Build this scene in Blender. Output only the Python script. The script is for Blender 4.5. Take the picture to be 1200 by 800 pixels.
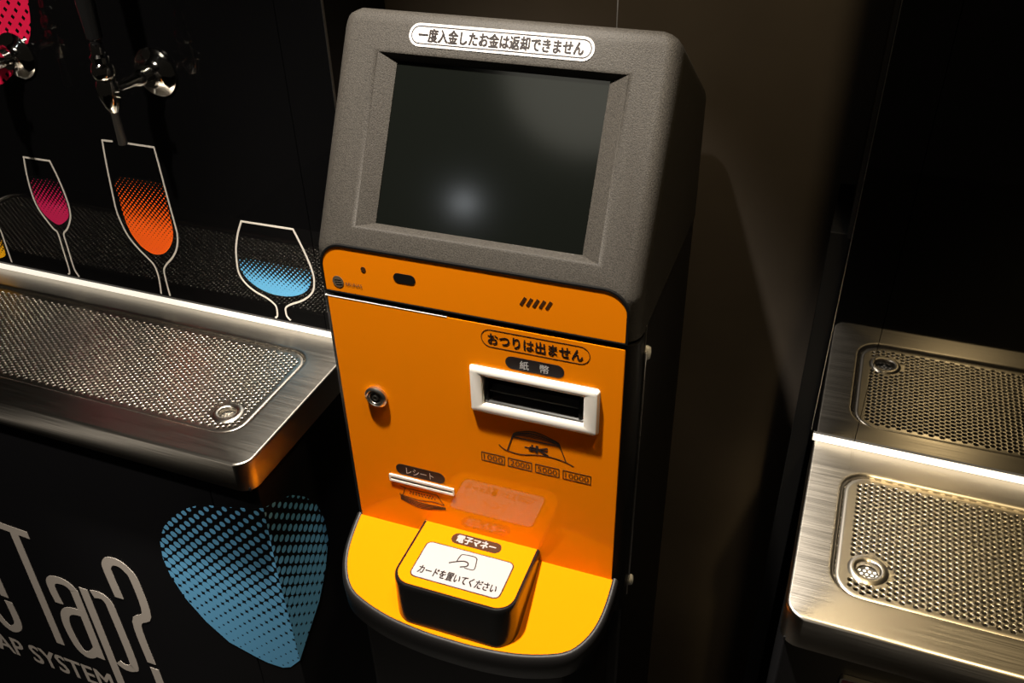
import bpy, bmesh, math, random
from mathutils import Vector, Matrix

# ---------------------------------------------------------------- scene, camera, light
scene = bpy.context.scene
for o in list(bpy.data.objects):
    bpy.data.objects.remove(o, do_unlink=True)
C = scene.collection
S = 1.2          # survey unit -> metres
Z0 = 1.146       # height of the kiosk seam above the floor
FL = -Z0 / S     # floor level in survey units
PI = math.pi

def W(x, y, z):
    return Vector((x * S, y * S, z * S + Z0))

YAW, PITCH, ROLL, FPX = 0.38006, -0.60093, -0.02585, 1075.29
cd = bpy.data.cameras.new('camera'); cam = bpy.data.objects.new('camera', cd); C.objects.link(cam)
cd.sensor_width = 36; cd.lens = FPX / 1200 * 36; cd.clip_start = 0.02
fw = Vector((-math.sin(YAW) * math.cos(PITCH), math.cos(YAW) * math.cos(PITCH), math.sin(PITCH)))
rt = Vector((math.cos(YAW), math.sin(YAW), 0)); up = rt.cross(fw)
r2 = math.cos(ROLL) * rt + math.sin(ROLL) * up
u2 = -math.sin(ROLL) * rt + math.cos(ROLL) * up
m3 = Matrix((r2, u2, -fw)).transposed()
cam.matrix_world = Matrix.Translation(W(0.27326, -0.58702, 0.4174)) @ m3.to_4x4()
scene.camera = cam

vs = scene.view_settings
scene.display_settings.display_device = 'sRGB'
vs.view_transform = 'Standard'; vs.look = 'None'; vs.gamma = 1.0; vs.use_curve_mapping = False
vs.exposure = 0.0

wd = bpy.data.worlds.new('world'); scene.world = wd; wd.use_nodes = True
bg = wd.node_tree.nodes['Background']
bg.inputs[0].default_value = (1.0, 0.86, 0.68, 1); bg.inputs[1].default_value = 0.006

def ceiling_spot(x, y, power, col, size=0.05, angle=80, blend=0.6, tgt=None, z=2.62):
    l = bpy.data.lights.new('downlight_or_added_spot', 'SPOT'); l.energy = power; l.color = col
    l.shadow_soft_size = size; l.spot_size = math.radians(angle); l.spot_blend = blend
    o = bpy.data.objects.new('downlight_or_added_spot', l); C.objects.link(o); o.location = (x, y, z)
    d = (Vector(tgt) - o.location) if tgt else Vector((0, 0, -1))
    o.rotation_euler = d.to_track_quat('-Z', 'Y').to_euler()
    return o
LAMPS = [  # x, y, watts, colour, bulb radius, cone, target
    (-0.20, -0.255, 360, (1.0, 0.91, 0.80), 0.03, 41, (-0.05, -0.1, 0.9)),
    (-0.40, -1.36, 3.5, (1.0, 0.96, 0.80), 0.26, 70, (-0.05, 0.0, 1.1)),  # unseen soft lamp, added to imitate the ceiling haze mirrored in the screen
    (-1.03, -2.25, 0.7, (0.9, 0.95, 1.0), 0.04, 110, (-0.1, 0.0, 1.2)),
    (0.47, -0.30, 38, (1.0, 0.78, 0.46), 0.06, 70, (0.50, 0.1, 0.93)),
    (0.80, -1.70, 210, (1.0, 0.74, 0.38), 0.06, 26, (0.85, 0.05, 0.93)),  # unseen narrow spot, added to brighten the counter's reflection in the right panel
    (-0.38, -0.90, 150, (1.0, 0.90, 0.78), 0.04, 40, (-0.80, 0.1, 1.08)),  # unseen spot, added to brighten the prints on the left panel
]
for L in LAMPS:
    ceiling_spot(L[0], L[1], L[2], L[3], L[4], L[5], 0.6, L[6])

DATA = {'orange_outline': [[[-0.5024, 0.0297], [-0.5171, 0.0291], [-0.5211, -0.0006], [-0.5243, -0.033], [-0.5264, -0.0581], [-0.5244, -0.0761], [-0.519, -0.0938], [-0.5091, -0.1081], [-0.4983, -0.1194], [-0.4914, -0.1286], [-0.4898, -0.1448], [-0.4928, -0.1684]],
 [[-0.4839, 0.03], [-0.445, 0.0299], [-0.4446, 0.0098], [-0.4441, -0.0292], [-0.4435, -0.0588], [-0.4437, -0.0783], [-0.4493, -0.0962], [-0.4596, -0.111], [-0.4726, -0.1236], [-0.4782, -0.1321], [-0.4796, -0.1459], [-0.4797, -0.1689]]], 'orange_fill': [[-0.5106, -0.0149], [-0.5167, -0.0428], [-0.517, -0.0679], [-0.5137, -0.0872], [-0.5043, -0.1029], [-0.4909, -0.1108], [-0.4799, -0.1109], [-0.4673, -0.1051], [-0.4557, -0.0916], [-0.4493, -0.0764], [-0.4474, -0.0567], [-0.4472, -0.035], [-0.4487, -0.0145]], 'crimson_outline': [[[-0.6401, -0.1683], [-0.6357, -0.1624], [-0.6344, -0.131], [-0.6338, -0.1079], [-0.6386, -0.1027], [-0.6453, -0.092], [-0.6528, -0.0767], [-0.655, -0.0586], [-0.6527, -0.0334], [-0.6476, -0.0084], [-0.6076, -0.0079], [-0.6028, -0.0307], [-0.6002, -0.0549], [-0.6013, -0.0733], [-0.6059, -0.0856], [-0.6154, -0.0989], [-0.6241, -0.1075], [-0.6251, -0.1245], [-0.6261, -0.1568], [-0.6221, -0.1687]]], 'crimson_fill': [[-0.6456, -0.0357], [-0.652, -0.0513], [-0.6522, -0.065], [-0.6485, -0.0796], [-0.638, -0.0908], [-0.6274, -0.095], [-0.614, -0.0881], [-0.6061, -0.0798], [-0.6034, -0.069], [-0.6035, -0.0531], [-0.6059, -0.0389], [-0.6101, -0.0329]], 'blue_outline': [[[-0.3273, -0.1689], [-0.3237, -0.1652], [-0.3228, -0.1538], [-0.3256, -0.1488], [-0.3343, -0.1428], [-0.3486, -0.1369], [-0.36, -0.1281], [-0.3663, -0.1163], [-0.3662, -0.1013], [-0.3629, -0.0818], [-0.3562, -0.0622], [-0.3477, -0.0451], [-0.2804, -0.0439], [-0.2727, -0.064], [-0.2661, -0.0851], [-0.2636, -0.1011], [-0.2661, -0.1163], [-0.2732, -0.1273], [-0.2855, -0.1369], [-0.3021, -0.1455], [-0.3092, -0.151], [-0.3107, -0.1568], [-0.3102, -0.1634], [-0.3062, -0.1682]]], 'blue_fill': [[-0.3617, -0.0958], [-0.3624, -0.1092], [-0.3562, -0.1209], [-0.3448, -0.1296], [-0.3284, -0.1351], [-0.311, -0.1355], [-0.2954, -0.1324], [-0.2814, -0.1257], [-0.2724, -0.1165], [-0.2684, -0.1062], [-0.2667, -0.0924], [-0.2881, -0.0922], [-0.3199, -0.0924], [-0.3416, -0.0937]], 'yellow_outline': [[[-0.7394, -0.1023], [-0.7336, -0.1185], [-0.7337, -0.1384], [-0.7347, -0.1679]]], 'yellow_fill': [[-0.7389, -0.1305], [-0.7392, -0.1444], [-0.7411, -0.1575], [-0.7471, -0.1624], [-0.7541, -0.1649], [-0.7671, -0.1673], [-0.7743, -0.1634], [-0.7699, -0.1472], [-0.7497, -0.1286]], 'red_drop': [[-0.5599, 0.1961], [-0.5668, 0.1653], [-0.5732, 0.147], [-0.5827, 0.1326], [-0.608, 0.1041], [-0.6296, 0.0884], [-0.6465, 0.0789], [-0.6921, 0.0641], [-0.7263, 0.0758], [-0.735, 0.1244], [-0.6896, 0.1879], [-0.6283, 0.2258], [-0.5787, 0.2325], [-0.5615, 0.2194]], 'drop_front': [[-0.2213, -0.2505], [-0.2421, -0.2575], [-0.276, -0.2665], [-0.3053, -0.2729], [-0.3272, -0.2867], [-0.3492, -0.305], [-0.3677, -0.3273], [-0.3813, -0.3534], [-0.3861, -0.3848], [-0.3836, -0.4145], [-0.3712, -0.4503], [-0.3501, -0.4836], [-0.3231, -0.5103], [-0.2887, -0.5217], [-0.2713, -0.526], [-0.2495, -0.5256], [-0.2375, -0.5185], [-0.222, -0.4991], [-0.2216, -0.4696], [-0.2232, -0.3523]], 'drop_side': [[-0.0478, -0.2514], [-0.0234, -0.2622], [-0.002, -0.2742], [0.0182, -0.2949], [0.0358, -0.3201], [0.0459, -0.3563], [0.0458, -0.3903], [0.031, -0.4236], [0.0072, -0.4567], [-0.0221, -0.4785], [-0.0485, -0.4991], [-0.0481, -0.4703], [-0.0498, -0.3504]], 'T': [[[-0.6874, -0.4229], [-0.6057, -0.4266]],
 [[-0.6315, -0.4301], [-0.6416, -0.6567]]], 'a': [[[-0.6049, -0.5546], [-0.6062, -0.5322], [-0.6043, -0.5139], [-0.5953, -0.5043], [-0.5779, -0.5027], [-0.5666, -0.512], [-0.5656, -0.5327], [-0.5697, -0.6562]],
 [[-0.5669, -0.561], [-0.5884, -0.5636], [-0.6031, -0.5762], [-0.6096, -0.6038], [-0.6071, -0.6427], [-0.5981, -0.6583], [-0.5848, -0.6542], [-0.5691, -0.6363]]], 'p': [[[-0.5456, -0.5019], [-0.5501, -0.7102]],
 [[-0.5329, -0.5071], [-0.5183, -0.5047], [-0.5092, -0.5139], [-0.5077, -0.5396], [-0.5079, -0.6363], [-0.5151, -0.6519], [-0.5276, -0.6553], [-0.5369, -0.6483]]], 'q': [[[-0.4853, -0.4956], [-0.4872, -0.449], [-0.4851, -0.4345], [-0.4763, -0.4248], [-0.4631, -0.4238], [-0.4534, -0.4316], [-0.4468, -0.4491], [-0.4481, -0.5123], [-0.4717, -0.5398], [-0.4729, -0.6218]],
 [[-0.4715, -0.6323], [-0.4714, -0.6892]]], 'e': [[[-0.7623, -0.5892], [-0.749, -0.5515], [-0.7266, -0.5294], [-0.7132, -0.5355], [-0.7144, -0.5859]],
 [[-0.7119, -0.5953], [-0.7139, -0.6404], [-0.7237, -0.6575], [-0.7382, -0.6628], [-0.7504, -0.6422], [-0.7623, -0.5892]]], 'tapsys_line': [[-0.7826, -0.72], [-0.5646, -0.6966]], 'tapsys_h': [[-0.7118, -0.6908], [-0.7092, -0.7155]], 'seam_front': [[-0.2837, -0.2989], [-0.2902, -0.5706]], 'rsign': [[0.3477, -0.2543], [0.3766, -0.2495]], 'joint': [[-0.2577, -0.1062], [0.352, 0.0027], [0.3292, 0.2407], [0.3288, -0.0373]], 'shelf': [[-0.1363, -0.0, -0.2737], [-0.1349, -0.02, -0.2827], [-0.1326, -0.0393, -0.2914], [-0.1262, -0.0546, -0.2983], [-0.1141, -0.0699, -0.3051], [-0.0984, -0.0766, -0.3082], [-0.0668, -0.0839, -0.3114], [-0.0238, -0.0878, -0.3132], [0.0297, -0.0886, -0.3136], [0.063, -0.0853, -0.3121], [0.0943, -0.078, -0.3088], [0.1161, -0.068, -0.3043], [0.1279, -0.0524, -0.2973], [0.1338, -0.0359, -0.2899], [0.1356, -0.0163, -0.2811], [0.1348, -0.0017, -0.2745]], 'reader': {'pill': [[-0.0257, -0.0125, -0.2585], [0.0259, -0.0097, -0.2585], [-0.0034, -0.0009, -0.2585], [0.0041, -0.0213, -0.2585]], 'label': [[-0.0469, -0.0249, -0.2585], [0.0441, -0.0243, -0.2585], [0.0458, -0.0695, -0.2585], [-0.0436, -0.0713, -0.2585]], 'txt': [[-0.0398, -0.0602, -0.2585], [0.0389, -0.0578, -0.2585], [-0.0021, -0.0625, -0.2585]], 'icon': [[-0.0103, -0.0458, -0.2585], [-0.0012, -0.0384, -0.2585], [0.0032, -0.0426, -0.2585], [-0.0015, -0.0456, -0.2585], [-0.0082, -0.0351, -0.2585], [-0.0063, -0.0315, -0.2585], [0.0052, -0.0296, -0.2585], [0.0085, -0.0322, -0.2585], [0.0106, -0.0428, -0.2585], [0.0094, -0.0452, -0.2585], [0.0029, -0.0455, -0.2585]], 'topB': [[-0.0588, -0.0013, -0.2585], [0.0578, -0.0008, -0.2585], [-0.0583, -0.0666, -0.2585], [0.056, -0.0742, -0.2585]]}}

# ---------------------------------------------------------------- materials
MATS = {}
def mat(name, col, rough=0.5, metal=0.0, spec=0.5, coat=0.0, coat_r=0.03, emit=None, estr=0.0, ior=1.5):
    m = bpy.data.materials.new(name); m.use_nodes = True
    b = m.node_tree.nodes['Principled BSDF']
    b.inputs['Base Color'].default_value = (*col, 1); b.inputs['Roughness'].default_value = rough
    b.inputs['Metallic'].default_value = metal; b.inputs['Specular IOR Level'].default_value = spec
    b.inputs['Coat Weight'].default_value = coat; b.inputs['Coat Roughness'].default_value = coat_r
    b.inputs['IOR'].default_value = ior
    if emit:
        b.inputs['Emission Color'].default_value = (*emit, 1); b.inputs['Emission Strength'].default_value = estr
    MATS[name] = m
    return m
def nodes(m): return m.node_tree.nodes, m.node_tree.links, m.node_tree.nodes['Principled BSDF']
def add_noise(m, scale=(1, 1, 1), freq=40, detail=4, bump=0.0, dist=0.001, c0=None, c1=None, r0=None, r1=None, lo=0.35, hi=0.65):
    n, l, b = nodes(m)
    tc = n.new('ShaderNodeTexCoord'); mp = n.new('ShaderNodeMapping'); mp.inputs['Scale'].default_value = scale
    nz = n.new('ShaderNodeTexNoise'); nz.inputs['Scale'].default_value = freq; nz.inputs['Detail'].default_value = detail
    l.new(tc.outputs['Object'], mp.inputs[0]); l.new(mp.outputs[0], nz.inputs['Vector'])
    if bump:
        bp = n.new('ShaderNodeBump'); bp.inputs['Strength'].default_value = bump; bp.inputs['Distance'].default_value = dist
        l.new(nz.outputs['Fac'], bp.inputs['Height']); l.new(bp.outputs[0], b.inputs['Normal'])
    if c0:
        cr = n.new('ShaderNodeValToRGB'); cr.color_ramp.elements[0].position = lo; cr.color_ramp.elements[1].position = hi
        cr.color_ramp.elements[0].color = (*c0, 1); cr.color_ramp.elements[1].color = (*c1, 1)
        l.new(nz.outputs['Fac'], cr.inputs[0]); l.new(cr.outputs[0], b.inputs['Base Color'])
    if r0 is not None:
        mr = n.new('ShaderNodeMapRange'); mr.inputs[1].default_value = lo; mr.inputs[2].default_value = hi
        mr.inputs[3].default_value = r0; mr.inputs[4].default_value = r1
        l.new(nz.outputs['Fac'], mr.inputs[0]); l.new(mr.outputs[0], b.inputs['Roughness'])
    return m

M_orange = mat('orange_gloss', (0.82, 0.222, 0.002), 0.5, spec=0.0, coat=0.75, coat_r=0.015)
M_satin = mat('orange_satin', (0.82, 0.222, 0.002), 0.5, spec=0.0)
M_head = add_noise(mat('charcoal_plastic', (0.06, 0.055, 0.05), 0.55, spec=0.2), freq=900, detail=2, bump=0.5, dist=0.0008, c0=(0.021, 0.019, 0.0165), c1=(0.045, 0.0405, 0.0345))
M_black = add_noise(mat('black_plastic', (0.009, 0.0085, 0.0085), 0.45, spec=0.25), freq=700, detail=2, bump=0.25, dist=0.0005)
M_screen = mat('screen_glass', (0.003, 0.0036, 0.003), 0.115)
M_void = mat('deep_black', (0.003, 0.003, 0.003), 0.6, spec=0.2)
M_gloss_black = mat('gloss_black_plastic', (0.008, 0.008, 0.008), 0.2)
M_guide_reflect = mat('guide_reflection_grey', (0.06, 0.058, 0.055), 0.3)  # lighter grey imitates the reflected strip inside the note mouth
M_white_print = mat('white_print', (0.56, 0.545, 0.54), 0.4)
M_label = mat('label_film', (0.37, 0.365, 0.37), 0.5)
M_black_print = mat('black_print', (0.012, 0.008, 0.008), 0.4)
M_brown_print = mat('brown_print', (0.05, 0.018, 0.004), 0.4)
M_grey_print = mat('grey_print', (0.10, 0.075, 0.05), 0.4)
M_white_plastic = mat('white_plastic', (0.82, 0.80, 0.74), 0.3)
M_chrome = mat('chrome', (0.72, 0.70, 0.66), 0.08, 1.0)
M_lock = mat('lock_nickel', (0.62, 0.59, 0.53), 0.3, 1.0)
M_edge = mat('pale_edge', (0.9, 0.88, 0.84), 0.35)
M_steel = add_noise(mat('brushed_steel', (0.46, 0.43, 0.38), 0.3, 1.0), scale=(2, 260, 260), freq=6, detail=2, r0=0.28, r1=0.37)
M_steel_tray = mat('tray_steel', (0.58, 0.54, 0.47), 0.30, 1.0)
for _m in (M_steel, M_steel_tray):
    _n, _l, _b = nodes(_m)
    _b.inputs['Anisotropic'].default_value = 0.8
    _t = _n.new('ShaderNodeCombineXYZ'); _t.inputs[1].default_value = 1.0
    _l.new(_t.outputs[0], _b.inputs['Tangent'])
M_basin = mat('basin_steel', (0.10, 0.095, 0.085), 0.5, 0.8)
M_panel = mat('gloss_black_panel', (0.0022, 0.0022, 0.0024), 0.03)
M_cab = add_noise(mat('black_laminate', (0.005, 0.005, 0.006), 0.6, spec=0.15), freq=300, detail=2, bump=0.08, dist=0.0004)
M_trim = mat('aluminium_trim', (0.5, 0.48, 0.45), 0.3, 1.0)
M_led = mat('led_diffuser', (0.9, 0.88, 0.82), 0.5, emit=(1.0, 0.91, 0.78), estr=1.1)
M_led_dim = mat('led_diffuser_dim', (0.5, 0.48, 0.45), 0.5, emit=(1.0, 0.92, 0.78), estr=0.72)
M_outline = mat('pale_outline_print', (0.52, 0.49, 0.44), 0.4)
M_letter = mat('greige_lettering', (0.50, 0.45, 0.40), 0.5)
M_wall = add_noise(mat('brown_plaster', (0.07, 0.05, 0.033), 0.85, spec=0.2), freq=3.5, detail=8, bump=0.15, dist=0.004, c0=(0.050, 0.041, 0.032), c1=(0.082, 0.067, 0.053), lo=0.3, hi=0.7)
M_floor = add_noise(mat('dark_floor', (0.03, 0.028, 0.026), 0.5), freq=8, detail=6, bump=0.1, dist=0.002)
M_ceil = mat('dark_ceiling', (0.02, 0.018, 0.016), 0.9)
M_maroon = mat('maroon_board', (0.025, 0.003, 0.006), 0.3)

def halftone(name, col, bgcol, axes, pitch, v0, r0, v1, r1, rot=45, square=False, rough=0.05, spec=0.5):
    """printed halftone: dots whose radius follows the height v (metres, object space)"""
    m = mat(name, col, rough, spec=spec); n, l, b = nodes(m)
    tc = n.new('ShaderNodeTexCoord'); sp = n.new('ShaderNodeSeparateXYZ'); l.new(tc.outputs['Object'], sp.inputs[0])
    cb = n.new('ShaderNodeCombineXYZ'); l.new(sp.outputs[axes[0]], cb.inputs[0]); l.new(sp.outputs[axes[1]], cb.inputs[1])
    vr = n.new('ShaderNodeVectorRotate'); vr.rotation_type = 'Z_AXIS'; vr.inputs['Angle'].default_value = math.radians(rot)
    l.new(cb.outputs[0], vr.inputs[0])
    sc = n.new('ShaderNodeVectorMath'); sc.operation = 'SCALE'; sc.inputs['Scale'].default_value = 1 / pitch; l.new(vr.outputs[0], sc.inputs[0])
    fr = n.new('ShaderNodeVectorMath'); fr.operation = 'FRACTION'; l.new(sc.outputs[0], fr.inputs[0])
    sb = n.new('ShaderNodeVectorMath'); sb.operation = 'SUBTRACT'; sb.inputs[1].default_value = (0.5, 0.5, 0); l.new(fr.outputs[0], sb.inputs[0])
    if square:
        ab = n.new('ShaderNodeVectorMath'); ab.operation = 'ABSOLUTE'; l.new(sb.outputs[0], ab.inputs[0])
        s2 = n.new('ShaderNodeSeparateXYZ'); l.new(ab.outputs[0], s2.inputs[0])
        ln = n.new('ShaderNodeMath'); ln.operation = 'MAXIMUM'; l.new(s2.outputs[0], ln.inputs[0]); l.new(s2.outputs[1], ln.inputs[1]); lo = ln.outputs[0]
    else:
        ln = n.new('ShaderNodeVectorMath'); ln.operation = 'LENGTH'; l.new(sb.outputs[0], ln.inputs[0]); lo = ln.outputs['Value']
    mr = n.new('ShaderNodeMapRange'); mr.inputs[1].default_value = v0; mr.inputs[2].default_value = v1
    mr.inputs[3].default_value = r0; mr.inputs[4].default_value = r1; l.new(sp.outputs[axes[1]], mr.inputs[0])
    lt = n.new('ShaderNodeMath'); lt.operation = 'LESS_THAN'; l.new(lo, lt.inputs[0]); l.new(mr.outputs[0], lt.inputs[1])
    mx = n.new('ShaderNodeMix'); mx.data_type = 'RGBA'; mx.inputs[6].default_value = (*bgcol, 1); mx.inputs[7].default_value = (*col, 1)
    l.new(lt.outputs[0], mx.inputs[0]); l.new(mx.outputs[2], b.inputs['Base Color'])
    return m

# ---------------------------------------------------------------- object helpers
class MB:
    def __init__(self): self.v = []; self.f = []
    def add(self, vs, fs):
        k = len(self.v); self.v += [tuple(p) for p in vs]; self.f += [tuple(i + k for i in f) for f in fs]; return self
    def box(self, x0, x1, y0, y1, z0, z1):
        return self.add([(x0, y0, z0), (x1, y0, z0), (x1, y1, z0), (x0, y1, z0), (x0, y0, z1), (x1, y0, z1), (x1, y1, z1), (x0, y1, z1)],
                        [(0, 3, 2, 1), (4, 5, 6, 7), (0, 1, 5, 4), (1, 2, 6, 5), (2, 3, 7, 6), (3, 0, 4, 7)])
    def loops(self, loops, cap0=True, cap1=True, closed=False):
        n = len(loops[0]); k = len(self.v)
        for L in loops: self.v += [tuple(p) for p in L]
        m = len(loops)
        for a in range(m if closed else m - 1):
            b = (a + 1) % m
            for i in range(n):
                j = (i + 1) % n
                self.f.append((k + a * n + i, k + a * n + j, k + b * n + j, k + b * n + i))
        if not closed:
            if cap0: self.f.append(tuple(k + i for i in range(n))[::-1])
            if cap1: self.f.append(tuple(k + (m - 1) * n + i for i in range(n)))
        return self
    def poly(self, pts):
        k = len(self.v); self.v += [tuple(p) for p in pts]; self.f.append(tuple(range(k, k + len(pts)))); return self
    def lathe(self, prof, o, ax, n=24, cap=True):
        ax = Vector(ax).normalized(); a = ax.orthogonal().normalized(); b = ax.cross(a)
        L = [[Vector(o) + ax * t + (a * math.cos(2 * PI * i / n) + b * math.sin(2 * PI * i / n)) * r for i in range(n)] for t, r in prof]
        return self.loops(L, cap, cap)
    def tube(self, p0, p1, r, n=12, r1=None):
        p0 = Vector(p0); d = Vector(p1) - p0
        return self.lathe([(0, r), (d.length, r if r1 is None else r1)], p0, d, n)

def finish(name, me, m, parent, smooth):
    me.materials.append(m)
    if smooth:
        me.polygons.foreach_set('use_smooth', [True] * len(me.polygons)); me.set_sharp_from_angle(angle=math.radians(smooth))
    o = bpy.data.objects.new(name, me); C.objects.link(o)
    if parent: o.parent = parent
    return o

def build(mb, name, m, parent=None, smooth=0, bevel=0, segs=2, recalc=True, weights=None):
    """link a mesh given in survey units; child coordinates are relative to the root thing's base"""
    off = root_base(parent)
    me = bpy.data.meshes.new(name)
    me.from_pydata([((x - off[0]) * S, (y - off[1]) * S, (z - off[2]) * S) for x, y, z in mb.v], [], mb.f)
    if recalc:
        bm = bmesh.new(); bm.from_mesh(me); bmesh.ops.recalc_face_normals(bm, faces=bm.faces); bm.to_mesh(me); bm.free()
    if bevel:
        o = bpy.data.objects.new('tmp', me); C.objects.link(o)
        md = o.modifiers.new('b', 'BEVEL'); md.width = bevel * S; md.segments = segs
        if weights:
            md.limit_method = 'WEIGHT'
            at = me.attributes.new('bevel_weight_edge', 'FLOAT', 'EDGE')
            for e in me.edges:
                a, b = me.vertices[e.vertices[0]].co / S, me.vertices[e.vertices[1]].co / S
                at.data[e.index].value = weights(a + Vector(off), b + Vector(off))
        else:
            md.limit_method = 'ANGLE'; md.angle_limit = math.radians(35)
        bpy.context.view_layer.update()
        dg = bpy.context.evaluated_depsgraph_get()
        me2 = bpy.data.meshes.new_from_object(o.evaluated_get(dg))
        bpy.data.objects.remove(o); bpy.data.meshes.remove(me); me = me2; me.name = name
    o = finish(name, me, m, parent, smooth)
    if parent is None: o.location = (0, 0, Z0)
    return o

BASE = {}
def root_base(o):
    while o is not None and o.parent is not None: o = o.parent
    return BASE.get(o.name, (0, 0, 0)) if o else (0, 0, 0)
def thing(name, label, cat, base=(0, 0, 0), group=None, rotz=0, kind=None):
    o = bpy.data.objects.new(name, None); C.objects.link(o); o.empty_display_size = 0.05
    o.location = W(*base); o.rotation_euler = (0, 0, rotz); BASE[o.name] = base
    tag(o, label, cat, group, kind); return o
def tag(o, label=None, cat=None, group=None, kind=None):
    if label: o['label'] = label
    if cat: o['category'] = cat
    if group: o['group'] = group
    if kind: o['kind'] = kind
    return o

def rrect(x0, x1, y0, y1, r, n=6):
    pts = []
    for cx, cy, a0 in ((x1 - r, y1 - r, 0), (x0 + r, y1 - r, 90), (x0 + r, y0 + r, 180), (x1 - r, y0 + r, 270)):
        for i in range(n + 1):
            a = math.radians(a0 + 90 * i / n); pts.append((cx + r * math.cos(a), cy + r * math.sin(a)))
    return pts
def rrect4(x0, x1, y0, y1, rs, n=6):   # radii: (x1,y1),(x0,y1),(x0,y0),(x1,y0)
    pts = []
    for (sx, sy, a0), r in zip(((1, 1, 0), (0, 1, 90), (0, 0, 180), (1, 0, 270)), rs):
        cx = x1 - r if sx else x0 + r; cy = y1 - r if sy else y0 + r
        for i in range(n + 1):
            a = math.radians(a0 + 90 * i / n); pts.append((cx + r * math.cos(a), cy + r * math.sin(a)))
    return pts
def ell(cx, cy, rx, ry, n=24):
    return [(cx + rx * math.cos(2 * PI * i / n), cy + ry * math.sin(2 * PI * i / n)) for i in range(n)]
def smooth_curve(pts, k=6, closed=False):
    out = []; n = len(pts); P = [Vector(p) for p in pts]
    for i in range(n if closed else n - 1):
        a, b = P[i], P[(i + 1) % n]
        p0 = P[i - 1] if (closed or i) else a; p3 = P[(i + 2) % n] if (closed or i < n - 2) else b
        for j in range(k):
            t = j / k
            out.append(0.5 * (2 * a + (b - p0) * t + (2 * p0 - 5 * a + 4 * b - p3) * t * t + (3 * a - p0 - 3 * b + p3) * t ** 3))
    if not closed: out.append(P[-1])
    return [tuple(p) for p in out]

def smooth_keep(pts, k=5):
    """smooth a polyline but keep its sharp corners"""
    P = [Vector(p) for p in pts]; out = []; run = [pts[0]]
    for i in range(1, len(P)):
        run.append(pts[i])
        if i == len(P) - 1 or (P[i] - P[i - 1]).angle(P[i + 1] - P[i]) > math.radians(48):
            out += (smooth_curve(run, k) if len(run) > 2 else run)[0 if not out else 1:]; run = [pts[i]]
    return out

def flat(loop, fr, d, mb=None, t=0.0006):
    """thin sheet with the outline loop, proud of frame fr by d (t thick)"""
    mb = mb or MB()
    return mb.loops([[fr(u, v, d - t) for u, v in loop], [fr(u, v, d) for u, v in loop]])
def ring(outer, inner, fr, d, mb=None, t=0.0006):
    mb = mb or MB()
    return mb.loops([[fr(u, v, d - t) for u, v in outer], [fr(u, v, d) for u, v in outer], [fr(u, v, d) for u, v in inner], [fr(u, v, d - t) for u, v in inner]], closed=True)
def stroke(pts, w, fr, d, mb=None, t=0.0006, caps=0.0):
    mb = mb or MB(); P = [Vector(p) for p in pts]; n = len(P); L = []; R = []
    for i in range(n):
        a = (P[i] - P[i - 1]).normalized() if i else (P[1] - P[0]).normalized()
        b = (P[i + 1] - P[i]).normalized() if i < n - 1 else a
        tn = (a + b)
        tn = tn.normalized() if tn.length > 1e-6 else a
        nr = Vector((-tn.y, tn.x)); k = min(1 / max(nr.dot(Vector((-a.y, a.x))), 0.35), 2.2)
        L.append(P[i] + nr * w / 2 * k); R.append(P[i] - nr * w / 2 * k)
    sec = [[fr(L[i].x, L[i].y, d), fr(R[i].x, R[i].y, d), fr(R[i].x, R[i].y, d - t), fr(L[i].x, L[i].y, d - t)] for i in range(n)]
    return mb.loops(sec)
def text_mesh(body, x0, x1, y0, y1, bold=0.0, skew=0.0):
    c = bpy.data.curves.new('t', 'FONT'); c.body = body; c.resolution_u = 3; c.offset = bold
    o = bpy.data.objects.new('t', c); C.objects.link(o); bpy.context.view_layer.update()
    me = bpy.data.meshes.new_from_object(o.evaluated_get(bpy.context.evaluated_depsgraph_get()))
    vs = [v.co.copy() for v in me.vertices]; fs = [tuple(p.vertices) for p in me.polygons]
    bpy.data.objects.remove(o); bpy.data.curves.remove(c); bpy.data.meshes.remove(me)
    xs = [v.x for v in vs]; ys = [v.y for v in vs]
    ax, bx, ay, by = min(xs), max(xs), min(ys), max(ys)
    return [(x0 + (v.x - ax) / (bx - ax) * (x1 - x0), y0 + (v.y - ay) / (by - ay) * (y1 - y0)) for v in vs], fs
def text(body, name, m, parent, fr, d, x0, x1, y0, y1, bold=0.0):
    """printed lettering; bold = share of the letter height added to each stroke"""
    vs, fs = text_mesh(body, x0, x1, y0, y1)
    mb = MB(); e = bold * (y1 - y0) / 2
    for sx, sy in (((-1, -0.6), (1, -0.6), (1, 0.6), (-1, 0.6)) if bold else ((0, 0),)):
        mb.add([fr(u + sx * e, v + sy * e, d + 0.00005 * (sx + 1 + (sy > 0))) for u, v in vs], fs)
    return build(mb, name, m, parent, recalc=False)

# ---------------------------------------------------------------- the setting
YW, YB, ZL, YCF = 0.162, 0.284, -0.1796, -0.0645
YC, XCL, XCR = -0.0485, -0.222, 0.297
wb = build(MB().box(-1.6, 1.6, YB, YB + 0.08, FL, 1.30), 'wall_back', M_wall)
tag(wb, 'rough brown plaster back wall behind the kiosk', None, kind='structure')
build(MB().box(0.0415, 0.0425, YB - 0.0008, YB + 0.01, FL, 1.29), 'wall_joint', M_trim, wb)
wb.children[0].location = (0, 0, 0)
tag(build(MB().box(-1.6, 1.6, -2.4, YB + 0.08, FL - 0.05, FL), 'floor', M_floor), 'dark floor', kind='structure')
tag(build(MB().box(-1.6, 1.6, -2.4, YB + 0.08, 1.30, 1.35), 'ceiling', M_ceil), 'dark ceiling', kind='structure')

wf = lambda x, z, d: (x, YW - d, z)          # tap panel frame
cf = lambda x, z, d: (x, YC - d, z)          # cabinet front frame

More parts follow.
